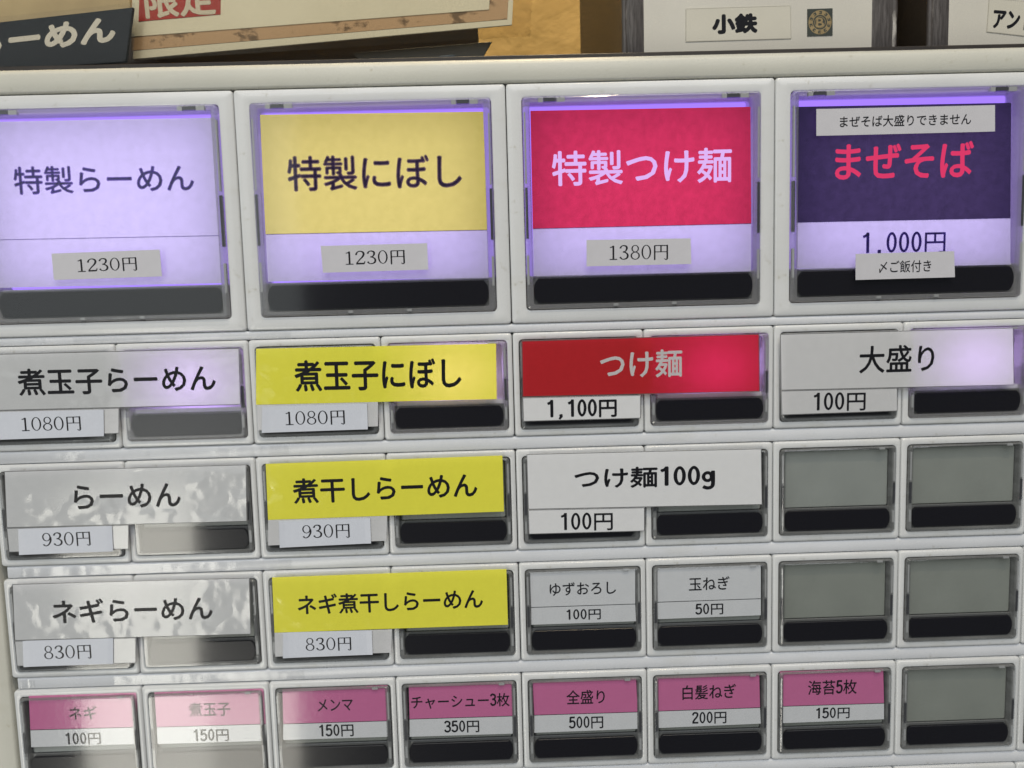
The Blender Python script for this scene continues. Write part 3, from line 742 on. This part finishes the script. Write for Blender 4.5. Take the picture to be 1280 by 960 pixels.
WB = -6.0                                  # front of the boxes
def face(px, py, w=WB): return at(px, py, w)
def carton(name, label, xl, xw0, xw1, xr, wf, depth):
    """front edges by photo columns along y=40: outer left, white left, white right, outer right"""
    u = [at(x, 40, wf)[0] for x in (xl, xw0, xw1, xr)]
    v0, v1 = 74.4, 190.0
    root = link(name, None, ((u[0] + u[3]) / 2, v0, wf - depth / 2))
    tag(root, label, 'box')
    mb = MB()
    mb.prism([(u[0] + .6, v0 + .3), (u[3] - .6, v0 + .3), (u[3] - .6, v1), (u[0] + .6, v1)], wf - depth, wf - .6, 'side_brown'); put(mb, 'body', root)
    mb = MB(); mb.prism([(u[1] - .5, v0 + .4), (u[2] + .5, v0 + .4), (u[2] + .5, v1 - 1), (u[1] - .5, v1 - 1)], wf - .59, wf - .2, 'carton', .1); put(mb, 'front_panel', root)
    for a, b, e in ((u[0], u[1], 0), (u[2], u[3], 1)):
        mb = MB()
        mb.prism([(a, v0 + .1), (b, v0 + .1), (b, v1 + .4), (a, v1 + .4)], wf - .58, wf, 'tape_grey', .2)
        # the worn corner, a thin rounded bead
        x = a if e == 0 else b; n = 10; prev = None; vs = []; fs = []
        rnd = random.Random(int(x * 10))
        for i in range(41):
            vv = v0 + .2 + (v1 - v0) * i / 40; rr = .9 + rnd.uniform(-.12, .12)
            for k in range(n):
                t = 2 * PI * k / n; vs.append((x + rr * math.cos(t), vv, wf - .6 + rr * math.sin(t)))
            if i:
                for k in range(n): j = (k + 1) % n; fs.append([(i - 1) * n + k, (i - 1) * n + j, i * n + j, i * n + k])
        mb.add(vs, fs, 'worn')
        put(mb, 'edge_tape', root, 50)
    return root
BF = -9.0
b1 = carton('storage_box', 'white box with dark worn edges, two-character label and round badge', 781, 805, 1090, 1118, BF, 120)
b2 = carton('storage_box', 'white box with dark edges cut off by the right side, katakana label', 1163, 1186, 1500, 1530, BF, 120)
wl = BF - .15
def plate(parent, name, corners, mat, texts, w=wl, h=.12, outline='ink_grey'):
    q = quad(corners, w); mb = MB(); mb.prism(q, w - .1, w + h, mat)
    if outline:
        i = inset(q[::-1], .1)
        for k in range(4): mb.line(i[k], i[(k + 1) % 4], .12, w + h + .01 + .003 * k, outline)
    for t in texts: write(mb, t[0], *t[1:5], w + h, t[5], angle(q[0], q[1]), *t[6:])
    return put(mb, name, parent)
MAT['faint'] = blotchy('faint_line', (0.33, 0.31, 0.26), (0.36, 0.34, 0.29), 40, .3, .7)
plate(b1, 'name_label', [(857, 11), (988, 7), (989, 48.5), (857, 52.5)], 'label', [('小鉄', 890, 947, 16, 43, 'ink', .055)], outline='faint')
plate(b2, 'name_label', [(1236, -2), (1345, 6), (1340, 52), (1233, 40)], 'label', [('アントニ', 1241, 1310, 11, 40, 'ink', .036)], outline='faint')
# round emblem on a dark green square
q = quad([(1009, 11.5), (1040.5, 10.5), (1040.5, 44.5), (1009, 45.5)], wl); mb = MB(); mb.prism(q, wl - .1, wl + .12, 'badge_green')
cx, cy = (q[0][0] + q[2][0]) / 2, (q[0][1] + q[2][1]) / 2; s_ = (Vector(q[1]) - Vector(q[0])).length / 2
def disc(r0, r1, a0, a1, w, mat, n=6):
    vs = []; fs = []
    for i in range(n + 1):
        a = a0 + (a1 - a0) * i / n
        vs += [(cx + r0 * math.cos(a), cy + r0 * math.sin(a), w), (cx + r1 * math.cos(a), cy + r1 * math.sin(a), w)]
        if i: fs.append([2 * i - 2, 2 * i - 1, 2 * i + 1, 2 * i])
    mb.add(vs, fs, mat)
disc(s_ * .56, s_ * .92, 0, 2 * PI, wl + .14, 'badge_gold', 40)
for k in range(10):
    a = 2 * PI * k / 10 + .3
    disc(s_ * .63, s_ * .85, a - .17, a - .03, wl + .16, 'badge_green', 3)
    disc(s_ * .63, s_ * .70, a - .17, a + .14, wl + .165, 'badge_green', 3)
    disc(s_ * .78, s_ * .85, a - .02, a + .10, wl + .17, 'badge_green', 3)
disc(s_ * .40, s_ * .45, 0, 2 * PI, wl + .14, 'badge_gold', 40)
write(mb, 'B', 1020, 1030, 22, 34.5, wl + .12, 'badge_gold', 0, .03)
put(mb, 'badge', b1)

# left: dark brown crate and leaflets under the posters
def slab(name, corners, w, depth, mat, parent=None, bev=.15):
    q = quad(corners, w); mb = MB(); mb.prism(q, w - depth, w, mat, bev); return put(mb, name, parent)
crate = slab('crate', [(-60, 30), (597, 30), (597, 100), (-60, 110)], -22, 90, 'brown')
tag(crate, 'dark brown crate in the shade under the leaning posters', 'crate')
wl2 = -20.5
for corners, mat, lab, w in (
    ([(440, 66), (615, 52), (600, 78), (455, 82)], 'leaf_dark', 'dark grey folded leaflet sticking out beneath the speckled poster', -20.0),
    ([(566, 68), (606, 63), (600, 84), (562, 84)], 'tan', 'yellowish paper scrap behind the blue scrap', -21.0),
    ([(549, 70), (568, 68), (568, 82), (548, 82)], 'leaf_blue', 'tiny blue paper scrap on the machine top', -19.0)):
    tag(slab('leaflet', corners, w, .5, mat, bev=.1), lab, 'leaflet')

def poster_plate(parent, name, corners, w, th, mat, texts=(), bev=.08):
    q = quad(corners, w); mb = MB(); mb.prism(q, w - th, w, mat, bev)
    for t in texts: write(mb, t[0], *t[1:5], w, t[5], angle(q[0], q[1]), *t[6:])
    return put(mb, name, parent)
# poster in a clear sleeve: white margin, speckled tan field, white sheet, red stamp
WP = -14.0
root = link('poster', None, (at(400, 20, WP)[0], 74.4, WP))
tag(root, 'tilted white poster with tan speckled border and red stamp in clear sleeve', 'poster')
poster_plate(root, 'margin', [(165, -120), (650, -160), (640, 31), (166, 74)], WP, .6, 'sheet')
poster_plate(root, 'speckled_border', [(165, -120), (645, -160), (634, 24), (164, 63.5)], WP + .12, .1, 'cork')
poster_plate(root, 'white_sheet', [(168, -120), (620, -150), (611.5, 12), (164, 46)], WP + .35, .2, 'sheet')
poster_plate(root, 'red_stamp', [(176, -60), (276, -66), (275.5, 18), (173, 27)], WP + .5, .12, 'stamp_red',
             [('限定', 180, 269, -24, 24, 'stamp_white', .026)])
poster_plate(root, 'clear_sleeve', [(160, -125), (672, -170), (663, 45), (163, 76)], WP + 1.0, .15, 'sleeve')
# black brush-lettered sign
WS = -9.0
root = link('shop_sign', None, (at(60, 60, WS)[0], 74.4, WS))
tag(root, 'black sign with cream brush lettering leaning at the left edge', 'sign')
poster_plate(root, 'sign_board', [(-120, 41), (166, 9), (157, 77), (-120, 97)], WS, 1.2, 'sign_black', [('らーめん', -33, 146, 20, 72, 'brush', .05, 'gothic', .22)], .15)
poster_plate(root, 'clear_sleeve', [(-120, 34), (168, 3), (168, 78), (-120, 104)], WS + .6, .12, 'sign_film')
# pale wooden plank behind the sign
plank = slab('plank', [(-120, -70), (163, -70), (163, 60), (-120, 60)], -26, 14, 'tan')
tag(plank, 'pale wooden plank standing behind the black sign', 'plank')
